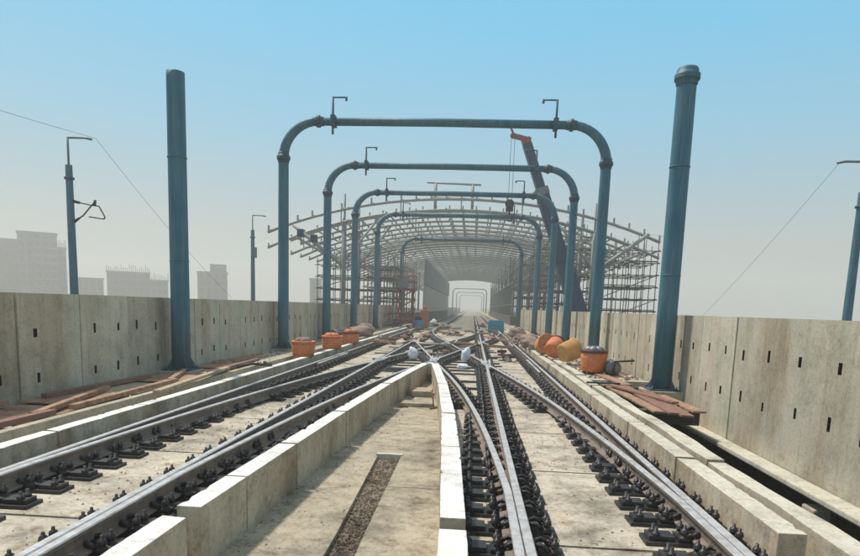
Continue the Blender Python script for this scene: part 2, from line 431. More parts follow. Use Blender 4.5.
# ------------------------------------------------------------------ parapet walls of panels with lifting holes
def panel_mesh(wid, z0, z1, holes, thick, side):
    """face looks along side*X; holes = (y centre, z centre, w, h)"""
    ysx = sorted({0, wid} | {h[0]-h[2]/2 for h in holes} | {h[0]+h[2]/2 for h in holes})
    zsx = sorted({z0, z1} | {h[1]-h[3]/2 for h in holes} | {h[1]+h[3]/2 for h in holes})
    mb = MB()
    for a, b in zip(ysx, ysx[1:]):
        for c, d in zip(zsx, zsx[1:]):
            cy, cz = (a+b)/2, (c+d)/2
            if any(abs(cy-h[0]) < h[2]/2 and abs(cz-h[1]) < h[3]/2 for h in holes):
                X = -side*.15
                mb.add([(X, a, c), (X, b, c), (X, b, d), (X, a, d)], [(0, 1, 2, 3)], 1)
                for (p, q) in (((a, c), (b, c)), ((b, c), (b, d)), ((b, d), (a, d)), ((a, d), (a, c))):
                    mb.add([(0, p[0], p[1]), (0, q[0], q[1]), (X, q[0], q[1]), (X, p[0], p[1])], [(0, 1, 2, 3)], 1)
            else:
                mb.add([(0, a, c), (0, b, c), (0, b, d), (0, a, d)], [(0, 1, 2, 3)], 0)
    X = -side*thick
    mb.add([(X, 0, z0), (X, wid, z0), (X, wid, z1), (X, 0, z1)], [(0, 1, 2, 3)], 0)
    for (p, q) in (((0, z0), (wid, z0)), ((wid, z0), (wid, z1)), ((wid, z1), (0, z1)), ((0, z1), (0, z0))):
        mb.add([(0, p[0], p[1]), (0, q[0], q[1]), (X, q[0], q[1]), (X, p[0], p[1])], [(0, 1, 2, 3)], 0)
    return mb.mesh('wall_panel', [M['wall'], M['hole']])

def parapet(label, x, side, joints, z0, name='parapet_wall'):
    t = thing(name, label, 'wall', (x, 0, 0))
    vs = []
    for v in range(10):
        H = []
        for fy in ((.26, .76) if v < 5 else (.10, .37, .64, .91)):
            for zc in (1.25, .55):
                if v == 4 and fy > .5: continue
                H.append((fy+random.uniform(-.03, .03), zc+random.uniform(-.03, .03), random.uniform(.06, .085), random.uniform(.13, .18)))
        vs.append(H)
    for i, (a, b) in enumerate(zip(joints, joints[1:])):
        wd = b-a-.022
        H = [(h[0]*wd, h[1], h[2], h[3]) for h in vs[(i*7) % 5 + (5 if wd > 2 else 0)]]
        me = panel_mesh(wd, z0, 1.82+random.uniform(-.006, .004), H, .20, side)
        link('wall_panel', me, t, loc=(random.uniform(-.012, .012), a+.011, 0))
    return t
parapet('long concrete parapet of tall panels with paired dark lifting holes on the left of the viaduct', -6.6, 1,
        [-1.6+1.46*i for i in range(42)], .05)
parapet('long sunlit beige concrete parapet of panels with lifting holes on the right of the viaduct', 4.3, -1,
        [-2.6, 0.6, 3.9, 7.25, 10.45, 11.95]+[11.95+1.5*i for i in range(1, 32)], -.3)
for sx_ in (-6.9, 4.6):
    tag(MB().box(sx_-.15, sx_+.15, 150, 330, -.5, 1.75).build('parapet_wall', M['wall']),
        ('left' if sx_ < 0 else 'right')+' hand parapet of the viaduct far beyond the station opening', 'wall', 'parapets beyond the station')

# ------------------------------------------------------------------ rails
PROF = [(-.075, 0), (-.075, .012), (-.022, .028), (-.009, .045), (-.009, .122), (-.034, .134), (-.036, .160), (-.028, .170), (.028, .170), (.036, .160), (.034, .134), (.009, .122), (.009, .045), (.022, .028), (.075, .012), (.075, 0)]
def rail_mesh(fx, y0, y1, step, dz=0):
    n = max(1, int((y1-y0)/step)); vs = []; K = len(PROF)
    for i in range(n+1):
        y = y0+(y1-y0)*i/n
        for (px, pz) in PROF: vs.append((fx(y)+px, y, pz+.05+dz))
    fs = []; ms = []
    for i in range(n):
        for k in range(K-1):
            a = i*K+k; fs.append((a, a+1, a+1+K, a+K)); ms.append(1 if 5 < k < 9 else 0)
    fs += [tuple(range(K)), tuple(range(n*K, n*K+K))[::-1]]; ms += [0, 0]
    me = bpy.data.meshes.new('running_rail'); me.from_pydata(vs, [], fs)
    me.materials.append(M['rail']); me.materials.append(M['railhead']); me.polygons.foreach_set('material_index', ms)
    bm = bmesh.new(); bm.from_mesh(me); bmesh.ops.recalc_face_normals(bm, faces=bm.faces); bm.to_mesh(me); bm.free()
    return me

def fastener(kind):
    """base plate, cast shoulders, coil clips, hold-down bolts with spring and nut; returns a prototype (unlinked children handled by copy)"""
    L, R = {'both': (-.30, .30), 'longleft': (-.52, .29), 'longright': (-.29, .52)}[kind]
    mb = MB().box(L, R, -.11, .11, 0, .030).box(-.135, .135, -.10, .10, .030, .049)
    for s in (-1, 1):
        mb.box(min(s*.085, s*.13), max(s*.085, s*.13), -.085, .085, .049, .095)
        mb.box(min(s*.155, s*.26), max(s*.155, s*.26), -.085, .085, .030, .062)
        mb.tube([(s*.17, -.06, .068), (s*.12, -.075, .108), (s*.06, -.04, .100), (s*.06, .04, .100), (s*.12, .075, .112), (s*.18, .05, .078)], .018, 6)
        for yb in (-.055, .055):
            mb.lathe([(.036, .03), (.036, .07), (.026, .072), (.026, .10), (.031, .101), (.031, .128), (.013, .129), (.013, .155)], 7, 0, Matrix.Translation((s*.212, yb, 0)))
    if kind != 'both':
        s = -1 if kind == 'longleft' else 1
        mb.box(min(s*.29, s*.49), max(s*.29, s*.49), -.075, .075, .030, .07)
        for yb in (-.04, .045):
            mb.lathe([(.033, .06), (.033, .09), (.016, .092), (.016, .135)], 7, 0, Matrix.Translation((s*.43, yb, 0)))
    return mb.mesh('rail_fastener', [M['iron']])
FM = {k: fastener(k) for k in ('both', 'longleft', 'longright')}
bolt_me = MB().lathe([(.036, .102), (.036, .110), (.026, .111), (.026, .135), (.013, .136), (.013, .165)], 6, 0).mesh('bolt', [M['bolt']])
STEP = .445
def rail(label, fx, y0, y1, kindf, far=True, dz=0, step=.5, skip=lambda y: False):
    x0 = fx(max(y0, 0)); t = thing('running_rail', label, 'rail', (x0, 0, 0))
    me = rail_mesh(lambda y: fx(y)-x0, y0, y1, step, dz); link('rail_bar', me, t)
    y = 2.7; cnt = 0
    while y < min(y1, 47) and cnt < 99:
        if y > y0 and not skip(y):
            k = kindf(y)
            sl_ = (fx(y+.05)-fx(y-.05))/.1
            o = link('rail_fastener', FM[k], t, loc=(fx(y)-x0+random.uniform(-.008, .008), y+random.uniform(-.012, .012), dz+.001)); o.rotation_euler[2] = -math.atan(sl_)+random.uniform(-.02, .02)
            if y < 13:
                for (bx, by) in ((-.212, -.055), (-.212, .055), (.212, -.055), (.212, .055)):
                    b = link('bolt', bolt_me, o, loc=(bx, by, 0))
            cnt += 1
        y += STEP
    if far:
        mb = MB(); yy = 47.3
        while yy < 145:
            mb.box(-.24, .24, yy-.08, yy+.08, 0, .05).box(.1, .17, yy-.05, yy+.05, .05, .1).box(-.17, -.1, yy-.05, yy+.05, .05, .1); yy += STEP
        tag(mb.build('rail_fastener', M['iron'], t), None, kind='stuff')
    return t
near = lambda y: off(y) < .46
g4 = 'running'
rail('outermost left straight rail beside the white topped kerb', lambda y: XA, -3, 330, lambda y: 'longright' if near(y) else 'both', step=6)
rail('straight rail crossing left of the pit, second full length rail from the left', lambda y: XC, -3, 330, lambda y: 'longright' if near(y) else 'both', step=6)
rail('straight rail right of the pit, right one of the close pair by the speckled wall', lambda y: XF, -3, 330, lambda y: 'longleft' if near(y) else 'both', step=6)
rail('outermost right straight rail running along the beige kerb blocks', lambda y: XH, -3, 330, lambda y: 'longleft' if near(y) else 'both', step=6)
o1 = lambda Y: max(.078, off(Y)) if Y < YM else min(SH-.078, off(Y))
sk = lambda y: off(y) < .46 or off(y) > SH-.46
both = lambda y: 'both'
rail('curved rail leaving the outermost left rail towards the middle of the crossover', lambda y: XA+o1(y), 2.2, 45.7, both, False, -.002, .4, sk)
rail('curved rail sweeping right along the white topped wall on the left of the pit', lambda y: XC+o1(y), 2.2, 45.7, both, False, -.002, .4, sk)
rail('curved rail sweeping left beside the speckled white wall on the right of the pit', lambda y: XF-o1(y), 2.2, 45.7, both, False, -.004, .4, sk)
rail('curved rail leaving the outermost right rail towards the middle of the crossover', lambda y: XH-o1(y), 2.2, 45.7, both, False, -.004, .4, sk)

# check rails and crossing castings at the frogs
def yo(target):
    y = 2.
    while off(y) < target: y += .02
    return y
def short_rail(label, fx, y0, y1, name='check_rail'):
    x0 = fx((y0+y1)/2)
    def ff(y):
        e = min(y-y0, y1-y)
        return fx(y)-x0
    me = rail_mesh(ff, y0, y1, .4, -.006)
    o = link(name, me, None, loc=(x0, 0, 0)); return tag(o, label, 'rail', 'check rails in the crossover')
yf = yo(1.5)
short_rail('short check rail inside the outermost left rail near the crossover', lambda y: XA+.13, yf-2, yf+2)
short_rail('short check rail inside the outermost right rail near the crossover', lambda y: XH-.13, yf-2, yf+2)
short_rail('short check rail inside the outermost left rail nearer the station', lambda y: XA+.13, 2*YM-yf-2, 2*YM-yf+2)
short_rail('short check rail inside the outermost right rail nearer the station', lambda y: XH-.13, 2*YM-yf-2, 2*YM-yf+2)
yc = yo((XF-XC)/2)
def frog(label, x, y, a, b):
    """cast V crossing: plate, two wing rails bent along the two directions"""
    t = thing('crossing_frog', label, 'rail crossing', (x, y, 0), 'cast crossings of the scissors crossover')
    MB().box(-.34, .34, -1.2, 1.3, .003, .030).build('bed_plate', M['iron'], t, bevel=.004)
    for s, sl_ in ((-1, a), (1, b)):
        me = rail_mesh(lambda yy: s*.10+(sl_*min(yy, 0)) + s*.02*max(0, yy), -1.5, 1.5, .3, -.008); link('wing_rail', me, t)
    MB().ribbon(lambda yy: -.02-.05*max(0, yy), lambda yy: .02+.05*max(0, yy), -.1, 1.0, .03, .208, n=3).build('vee_nose', M['railhead'], t, bevel=.006)
frog('cast crossing where a curved rail cuts the second rail left of the pit', XC, yf, .0, .15)
frog('cast crossing where a curved rail cuts the straight rail right of the pit', XF, yf, -.15, .0)
frog('cast crossing just beyond the white nose block at the centre of the crossover', (XC+XF)/2, yc, -.15, .15)
frog('left cast crossing of the far half of the crossover near the station', XC, 2*YM-yf, .15, .0)
frog('right cast crossing of the far half of the crossover near the station', XF, 2*YM-yf, .0, -.15)

t = thing('crossover_bearers', 'dark steel cross bearers lying under the rails at the centre of the scissors crossover', 'bearers', (-1.13, 24, 0))
random.seed(31)
y = 16.95
while y < 32:
    wdt = 1.2+.9*min(1, abs(math.sin(y)))
    if abs(y-24) > .2:
        MB().box(-wdt-random.uniform(0, .4), wdt+random.uniform(0, .4), -.085, .085, .002, .028+random.uniform(0, .012)).build('bearer', M['iron'], t, loc=(random.uniform(-.1, .1), y-24, 0))
    y += .9
for (x, y, x2) in ((XC, 17.4, XC+1.05), (XF-.9, 15.2, XF), (XF-.72, 13.9, XF), (XF-.55, 12.6, XF), (XC+.1, 15.2, XC+.9)):
    MB().box(x+.09+1.13, x2-.09+1.13, -.06, .06, .004, .04).build('bearer', M['iron'], t, loc=(0, y-24, 0))

# ------------------------------------------------------------------ posts and portals
def post_mesh(h, r0, r1):
    return MB().lathe([(r0, 0), (r0*.99, h*.3), (r1, h-.12), (r1, h)], 20)
def base_parts(t, x, zb, r):
    MB().box(x-.36, x+.36, -.36, .36, zb-.5, zb-.03).build('pedestal', M['ledge'], t, bevel=.015)
    b = MB().box(x-.30, x+.30, -.30, .30, zb-.03, zb)
    for k in range(4):
        a = PI/4+k*PI/2
        b.add([(x+math.cos(a)*r*.96-.008, math.sin(a)*r*.96, zb), (x+math.cos(a)*(r+.13), math.sin(a)*(r+.13), zb), (x+math.cos(a)*r*.96, math.sin(a)*r*.96, zb+.24),
               (x+math.cos(a)*r*.96+.008, math.sin(a)*r*.96+.012, zb), (x+math.cos(a)*(r+.13)+.008, math.sin(a)*(r+.13)+.012, zb), (x+math.cos(a)*r*.96+.008, math.sin(a)*r*.96+.012, zb+.24)],
              [(0, 1, 2), (3, 5, 4), (1, 4, 5, 2), (0, 2, 5, 3)])
        b.lathe([(.022, zb), (.022, zb+.03), (.012, zb+.031), (.012, zb+.07)], 6, 0, Matrix.Translation((x+math.copysign(.24, math.cos(a)), math.copysign(.24, math.sin(a)), 0)))
    b.build('base_plate', M['pole_dark'], t)
def collar(r, R=None):
    R = R or r*1.34
    return [(r, -.17), (r*1.12, -.13), (r*1.15, -.055), (R, -.05), (R, -.006), (R*.985, 0), (R, .006), (R, .05), (r*1.15, .055), (r*1.12, .13), (r, .17)]
PX = (-6.25, 3.92); ZB = .31; ZF = 6.37; ZT = 7.5; RB = 1.13; RP = .175
def lone_post(label, x, y, r, cap=True):
    t = thing('catenary_post', label, 'post', (x, y, 0), 'round steel posts nearest the camera')
    base_parts(t, 0, ZB, r)
    p = post_mesh(ZF-ZB, r, r*.93).build('shaft', M['pole'], t, loc=(0, 0, ZB))
    if cap: MB().lathe(collar(r*.93, r*1.22), 20).build('flange', M['pole'], t, loc=(0, 0, ZF))
    for z in (2.6, 4.7): MB().lathe([(r, -.012), (r+.005, -.006), (r+.005, .006), (r, .012)], 20).build('weld_seam', M['pole'], t, loc=(0, 0, z))
    return t
lone_post('tall round blue grey post standing alone at the left wall in the foreground', PX[0], 13, .195, False)
lone_post('tall round blue grey post leaning out right in the foreground beside the timber boards', PX[1]+.02, 13, .195)

def portal(label, y, rods=True, seg=14, zb=ZB):
    t = thing('portal_frame', label, 'portal frame', (0, y, 0), 'pipe portal frames spanning both tracks')
    rb = .125
    for sgn, x in ((1, PX[0]), (-1, PX[1])):
        base_parts(t, x, zb, RP)
        post_mesh(ZF-zb, RP, RP*.92).build('post', M['pole'], t, loc=(x, 0, zb))
        MB().lathe(collar(RP*.92), seg).build('flange', M['pole_dark'], t, loc=(x, 0, ZF))
        pts = [(x+sgn*RB*(1-math.cos(a)), 0, ZF+RB*math.sin(a)) for a in [i*PI/20 for i in range(11)]]
        MB().tube(pts, [RP*.92+(rb-RP*.92)*i/10 for i in range(11)], seg).build('bend', M['pole'], t)
        MB().lathe(collar(rb*1.05, rb*1.5), seg, 0, Matrix.Rotation(PI/2, 4, 'Y')).build('flange', M['pole_dark'], t, loc=(x+sgn*RB, 0, ZT))
        if rods:
            rx = x+sgn*1.62
            MB().tube([(rx, -rb-.03, ZT-.42), (rx, -rb-.03, ZT+.70)], .035, 8).tube([(rx, -rb-.03, ZT+.68), (rx+sgn*.42, -rb-.03, ZT+.68)], .025, 8).tube([(rx+sgn*.42, -rb-.03, ZT+.70), (rx+sgn*.42, -rb-.03, ZT+.58)], .035, 8).box(rx-.07, rx+.07, -rb-.09, rb+.02, ZT-.16, ZT+.16).build('drop_arm', M['pole_dark'], t)
    MB().tube([(PX[0]+RB, 0, ZT), ((PX[0]+PX[1])/2, 0, ZT+.02), (PX[1]-RB, 0, ZT)], rb, seg).build('beam', M['pole'], t)
    return t
for i, (y, l) in enumerate(((20.3, 'nearest and largest pipe portal, its right post behind the upright orange tub'), (26.4, 'second pipe portal from the camera, its beam crossing in front of the crane boom'),
                            (32.5, 'third pipe portal, its beam just above the station roof frames'), (40.0, 'fourth pipe portal standing right in front of the station roof'),
                            (54.0, 'fifth pipe portal standing inside the station roof frames'),
                            (190, 'nearest of the tiny portals seen through the bright far opening of the station'), (235, 'middle one of the tiny portals seen through the bright far opening'),
                            (290, 'farthest and tiniest portal seen through the bright far opening'))):
    portal(l, y, rods=(i < 5))

def side_mast(label, x, y, sgn, bracket, dz=0):
    t = thing('catenary_mast', label, 'mast', (x, y, -.4+dz), 'masts of the neighbouring lines')
    MB().box(-.3, .3, -.3, .3, 0, .05).build('base_plate', M['pole_dark'], t)
    MB().lathe([(.17, .05), (.165, 3), (.135, 7.55), (.135, 7.6)], 14).build('shaft', M['pole'], t)
    MB().lathe([(.15, 7.0), (.2, 7.02), (.2, 7.1), (.15, 7.12)], 12).build('clamp', M['pole_dark'], t)
    MB().tube([(0, 0, 7.5), (0, 0, 8.72)], .045, 8).tube([(0, 0, 8.7), (sgn*.75, 0, 8.7), (sgn*1.05, 0, 8.64)], .045, 8).build('top_arm', M['galv'], t)
    if bracket:
        b = MB().tube([(0, 0, 6.15), (.9, 0, 5.98), (1.25, 0, 5.95), (1.5, 0, 5.5), (1.45, 0, 5.42), (.8, 0, 5.5)], .03, 6).tube([(0, 0, 5.2), (.55, 0, 5.55), (1.0, 0, 6.05)], .03, 6)
        b.build('cantilever_bracket', M['black'], t)
        for (a, c) in (((.1, 0, 6.13), (.42, 0, 6.07)), ((.12, 0, 5.27), (.36, 0, 5.43)), ((1.05, 0, 5.95), (1.1, 0, 6.2))):
            MB().tube([a, c], [.07, .05], 8).build('insulator', M['black'], t)
    return t
side_mast('slim mast with cantilever bracket outside the left wall, in front of the pale apartment block', -17.2, 26, 1, True)
side_mast('thinner distant mast with a short top arm outside the left wall near the station', -17.2, 48, 1, False)
MB().box(.1, .3, -.1, .1, 5.5, 6.3).build('equipment_box', M['galv'], bpy.data.objects['catenary_mast.001'])
side_mast('dark leaning mast at the right picture edge above the right wall', 14.5, 25.3, -1, False, -.55)
def wire(label, a, b, sag, r=.008):
    pts = []
    for i in range(17):
        t_ = i/16; p = Vector(a).lerp(Vector(b), t_); p.z -= sag*4*t_*(1-t_); pts.append(p)
    m0 = sum(pts, Vector())/len(pts)
    tag(MB().tube([p-m0 for p in pts], r, 5).build('overhead_wire', M['wire'], loc=tuple(m0)), label, 'wire', 'overhead wires')
wire('thin wire falling from the bracket mast on the left towards the left wall', (-15.95, 26, 8.26), (-16.2, 41, 2.0), .25)
wire('thin wire rising left out of the picture from the bracket mast', (-15.95, 26, 8.28), (-16.0, 15, 7.4), .05)
wire('thin wire slanting down from the right hand mast to the right wall', (13.5, 25.3, 7.65), (15.0, 44, 1.0), .2)
wire('faint wire sloping over the right end of the station roof', (5.8, 42, 7.9), (12.2, 41.5, 6.7), .05)

# ------------------------------------------------------------------ station roof
CX = -1.05; HW = 12.95
def arch_z(x, zc, ze):
    q = (x-CX)/HW; return zc-(zc-ze)*(q*q*.85+abs(q)**3*.15)
def rib_mesh(stubs):
    mb = MB(); n = 26
    xs = [CX-HW+2*HW*i/n for i in range(n+1)]
    for (zc, ze, r_) in ((8.85, 6.42, .10), (8.15, 5.40, .09)):
        mb.tube([(x, 0, arch_z(x, zc, ze)) for x in xs], r_, 6)
    for i in range(1, n, 4):
        mb.tube([(xs[i], 0, arch_z(xs[i], 8.05, 5.4)), (xs[i], 0, arch_z(xs[i], 8.85, 6.42))], .04, 5)
    if stubs:
        for i in range(0, n+1):
            x = CX-HW+.06+(2*HW-.12)*i/n
            mb.box(x-.05, x+.05, -.06, .06, arch_z(x, 8.85, 6.42)+.05, arch_z(x, 8.85, 6.42)+.42)
            if i % 2 == 0: mb.box(x-.04, x+.04, -.05, .05, arch_z(x, 8.05, 5.4)+.05, arch_z(x, 8.05, 5.4)+.26)
    return mb.mesh('arch_rib', [M['roofsteel']])
rm1 = rib_mesh(True)
st = thing('station_roof', 'big curved steel roof skeleton of the unfinished station spanning the tracks', 'station', (0, 42, 0))
ys = [0, 5.3]+[5.3+2.65*i for i in range(1, 38)]
for y in ys:
    o = link('arch_rib', rm1, st, loc=(0, y, 0))
for k in range(23):
    q = -1+2*k/22; x = CX+HW*q*.94
    if abs(q) < .25 : pass
    MB().tube([(x, 5.3, arch_z(x, 8.85, 6.42)+.12), (x, ys[-1], arch_z(x, 8.85, 6.42)+.12)], .065, 5).build('purlin', M['roofsteel'], st)
for x in (-8.8, 7.7):
    for j, y in enumerate([0, 5.3]+[10.6*i+15.9 for i in range(9)]):
        mb = MB().tube([(x, y, -.5), (x, y, arch_z(x, 8.05, 5.4))], .16, 8)
        if j < 2: mb.tube([(x, y+.1, 5), (x, y+.1, arch_z(x, 8.85, 6.42)+1.0)], .07, 6)
        mb.build('column', M['roofdark'], st)
        s = -1 if x < 0 else 1
        MB().tube([(x, y, 4.4), (x+s*3.3, y, arch_z(x+s*3.3, 8.05, 5.4))], .09, 6).tube([(x, y, 4.6), (x-s*2.4, y, arch_z(x-s*2.4, 8.05, 5.4))], .08, 6).build('raking_strut', M['roofsteel'], st)
for s, x in ((-1, -8.8), (1, 7.7)):
    MB().tube([(x, 0, 4.3), (x+s*3.4, -.2, 6.9)], .12, 8).build('raking_strut', M['roofsteel'], st)
for (xx, zz) in ((-11.7, 6.45), (-10.8, 6.1)):
    MB().box(xx-.22, xx+.22, -.35, -.05, zz-.28, zz+.2).build('blue_bracket', M['crane'], st, bevel=.03)
MB().tube([(-3.5, 2, 10.25), (.2, 2, 10.15)], .07, 6).tube([(-2.9, 2, 10.2), (-2.9, 2, 8.5)], .11, 6).tube([(-.35, 2, 10.15), (-.35, 2, 8.5)], .11, 6).tube([(-3.3, 2.6, 9.4), (0, 2.6, 9.35)], .04, 6).build('ridge_frame', M['roofsteel'], st)

# platforms, inner side structures of the station
tag(MB().box(-13.5, -5.95, 61.5, 147, -.5, 1.15).build('station_platform', M['bld2'], bevel=.02), 'raw concrete platform on the left inside the station', 'platform')
tag(MB().box(3.65, 12, 61.5, 147, -.5, 1.15).build('station_platform', M['bld2'], bevel=.02), 'raw concrete platform on the right inside the station', 'platform')
t = thing('screen_wall', 'tall blue grey sheeted screen along the left platform deep inside the station', 'screen', (-5.85, 74, 1.15))
for i in range(24):
    MB().box(-.06, .06, i*3.0, i*3.0+2.96, 0, 3.2).build('lower_panel', M['roofsteel'], t)
    MB().box(-.03, .20, i*3.0, i*3.0+2.96, 3.23, 6.1).build('upper_panel', M['sheet'], t)
t = thing('platform_edge_frame', 'dark steel post and rail framework along the right platform deep inside the station', 'steel frame', (3.9, 62, 1.15))
for i in range(32):
    MB().box(-.07, .07, i*2.65, i*2.65+.14, 0, [3.4, 5.2, 4.3, 6.4][i % 4]).build('upright', M['roofdark'], t)
for z in (1.1, 3.3, 5.6):
    MB().box(-.05, .05, 0, 84, z, z+.10).build('rail', M['roofdark'], t)

def scaffold(label, x0, nx, dx, y0, ny, dy, z0, nz, dz, top_var=0):
    t = thing('scaffolding', label, 'scaffolding', (x0, y0, z0), 'scaffolding beside the station')
    std = {}
    for i in range(nx):
        for j in range(ny):
            h = nz*dz+.5+(random.choice([0, 0, .5, .9]) if top_var else 0)
            key = round(h, 2)
            if key not in std: std[key] = MB().tube([(0, 0, 0), (0, 0, h)], .035, 5).mesh('standard', [M['scaf']])
            link('standard', std[key], t, loc=(i*dx, j*dy, 0))
    lx = MB().tube([(-.2, 0, 0), ((nx-1)*dx+.2, 0, 0)], .032, 5).mesh('ledger', [M['scaf']])
    ly = MB().tube([(0, -.2, 0), (0, (ny-1)*dy+.2, 0)], .032, 5).mesh('transom', [M['scaf']])
    for k in range(nz):
        for j in range(ny): link('ledger', lx, t, loc=(0, j*dy+.04, (k+1)*dz))
        for i in range(nx): link('transom', ly, t, loc=(i*dx+.04, 0, (k+1)*dz+.05))
    for k in range(0, nz, 2):
        MB().tube([(0, -.06, k*dz), ((nx-1)*dx, -.06, min(nz, k+2)*dz)], .03, 5).build('brace', M['scaf'], t)
        MB().box(.05, (nx-1)*dx-.05, -.3, .3, (k+1)*dz+.09, (k+1)*dz+.14).build('deck_board', M['wood'], t)
    return t
scaffold('tall open scaffold grid under the right end of the station roof', 8.6, 5, .95, 44, 4, 1.6, -.5, 8, .82, 1)
scaffold('denser scaffold behind the right wall between the crane boom and the track', 4.75, 5, .95, 46, 5, 2.0, -.5, 8, .95, 1)
scaffold('low scaffold grid behind the left wall under the roof edge', -11.6, 7, .95, 46, 4, 1.8, -.5, 6, .85, 1)
scaffold('deep scaffold on the right platform inside the station', 4.6, 4, 1.2, 63, 9, 2.2, 1.15, 6, 1.0, 1)
scaffold('deep scaffold on the left side inside the station behind the red lift', -10.6, 5, 1.0, 60, 6, 2.2, -.5, 6, 1.0, 1)

# ------------------------------------------------------------------ crane
cb = thing('mobile_crane', 'mobile crane with long navy telescopic boom and red tip rising behind the right wall', 'crane', (11.2, 40, GZ))
def P(x, z): return (x-11.2, 0, z-GZ)
A_, B_ = Vector(P(10.9, -9.6)), Vector(P(2.75, 12.2))
def bp(t_): return tuple(A_.lerp(B_, t_))
MB().bar(bp(0), bp(.70), 1.15, .95).build('boom_section', M['crane'], cb, bevel=.04)
MB().bar(bp(.665), bp(.695), 1.2, 1.0).build('boom_collar', M['crane'], cb, bevel=.02)
MB().bar(bp(.70), bp(.86), .88, .74).build('boom_section', M['crane'], cb, bevel=.04)
MB().bar(bp(.845), bp(.865), .94, .80).build('boom_collar', M['galv'], cb, bevel=.02)
MB().bar(bp(.86), bp(.985), .64, .55).build('boom_section', M['crane'], cb, bevel=.03)
mb = MB().bar(bp(.98), bp(1.0), .58, .52)
mb.bar(P(3.1, 12.1), P(2.0, 12.35), .26, .28).bar(P(2.05, 12.4), P(1.8, 12.9), .12, .12).lathe([(.18, -.06), (.18, .06)], 14, 0, Matrix.Translation(P(2.0, 12.35)) @ Matrix.Rotation(PI/2, 4, 'X'))
hd = mb.build('boom_head', M['red'], cb, bevel=.03)
MB().tube([P(1.9, 12.3), P(1.9, 8.4)], .014, 5).tube([P(2.12, 12.3), P(2.12, 8.4)], .014, 5).build('hoist_rope', M['black'], cb)
hb = MB().obox(Matrix.Translation(P(2.0, 8.15)), .45, .3, .6).lathe([(.28, -.1), (.28, .1)], 12, 0, Matrix.Translation(P(2.0, 8.3)) @ Matrix.Rotation(PI/2, 4, 'X')).tube([P(2.0, 7.9), P(2.0, 7.6), P(2.18, 7.45), P(2.12, 7.25), P(1.9, 7.3)], .06, 6)
hb.build('hook_block', M['black'], cb, bevel=.03)
MB().box(-3, 5, -1.3, 1.3, .8, 1.5).box(-1.6, 2.2, -1.2, 1.2, 1.5, 2.6).build('chassis', M['crane'], cb, bevel=.05)
MB().box(-3, -1.2, -1.25, 1.25, 1.52, 2.9).build('cab', M['red'], cb, bevel=.1)
wm = MB().lathe([(.35, -.2), (.6, -.2), (.65, -.12), (.65, .12), (.6, .2), (.35, .2)], 16, 0, Matrix.Rotation(PI/2, 4, 'X')).mesh('wheel', [M['black']])
for x in (-2.2, -.6, 2.6, 4.1):
    for y in (-1.25, 1.25): link('wheel', wm, cb, loc=(x, y, .65))

# ------------------------------------------------------------------ tubs, sacks, timber and other site clutter
def tub(label, loc, r, h, mat, rim, tilt=(0, 0), content=None, legs=False):
    t = thing('plastic_tub', label, 'tub', loc, 'orange tubs left along the kerbs', rz=random.uniform(0, 3))
    t.rotation_euler[0], t.rotation_euler[1] = tilt
    z0 = .07 if legs else 0
    MB().lathe([(r*.80, z0), (r*.9, z0+.02), (r*.97, z0+h*.35), (r, z0+h*.6), (r*.99, z0+h), (r*.93, z0+h), (r*.9, z0+h*.45)], 18, jag=.025).build('bucket', mat, t)
    MB().lathe([(r*.99, z0+h-.05), (r*1.06, z0+h-.04), (r*1.07, z0+h+.01), (r*.99, z0+h+.02), (r*.92, z0+h)], 18).build('rim', rim, t)
    MB().tube([(r*math.cos(a)*1.03, 0, z0+h-.02+r*.5*math.sin(a)) for a in [PI*i/10 for i in range(11)]] if not content else [(r*1.03, 0, z0+h-.05), (r*1.12, 0, z0+h-.2), (r*1.05, .05, z0+h-.33)], .012, 6).build('handle', M['black'], t)
    if content:
        c = MB(); 
        for k in range(5):
            c.lathe([(.02, -.05), (r*.42, -.03), (r*.45, .03), (r*.25, .10), (.02, .12)], 8, 0, Matrix.Translation((r*.35*math.cos(k*1.3), r*.35*math.sin(k*1.3), z0+h)), jag=.2)
        c.build('contents', content, t)
    if legs:
        for (a, b) in ((-1, -1), (1, -1), (1, 1), (-1, 1)): MB().box(a*r*.5-.04, a*r*.5+.04, b*r*.5-.04, b*r*.5+.04, 0, z0+.01).build('foot', M['black'], t)
    return t
tub('orange tub nearest the camera of the three beside the left kerb', (-4.80, 17.5, .27), .33, .44, M['orange'], M['orange'], content=M['dustbag'])
tub('middle one of the three orange tubs beside the left kerb', (-4.74, 20.9, .27), .34, .44, M['orange'], M['orange'], content=M['orange'])
tub('farthest of the three orange tubs beside the left kerb', (-4.72, 24.0, .27), .34, .46, M['orange'], M['darkred'], content=M['orange'])
tub('upright orange tub with dark red rim and grey rubble by the right portal post', (3.12, 16.0, .25), .32, .53, M['orange'], M['darkred'], content=M['galv'], legs=True)
tub('nearer of the two amber tubs, tipped on its side', (2.68, 18.5, .58), .30, .5, M['amber'], M['amber'], (1.2, .5))
tub('red orange tub lying between the two amber ones on the right', (2.56, 20.0, .53), .30, .48, M['orange'], M['darkred'], (.9, -.6))
tub('farther of the two amber tubs lying tipped on the right', (2.46, 21.8, .58), .33, .5, M['amber'], M['orange'], (1.3, -.3))
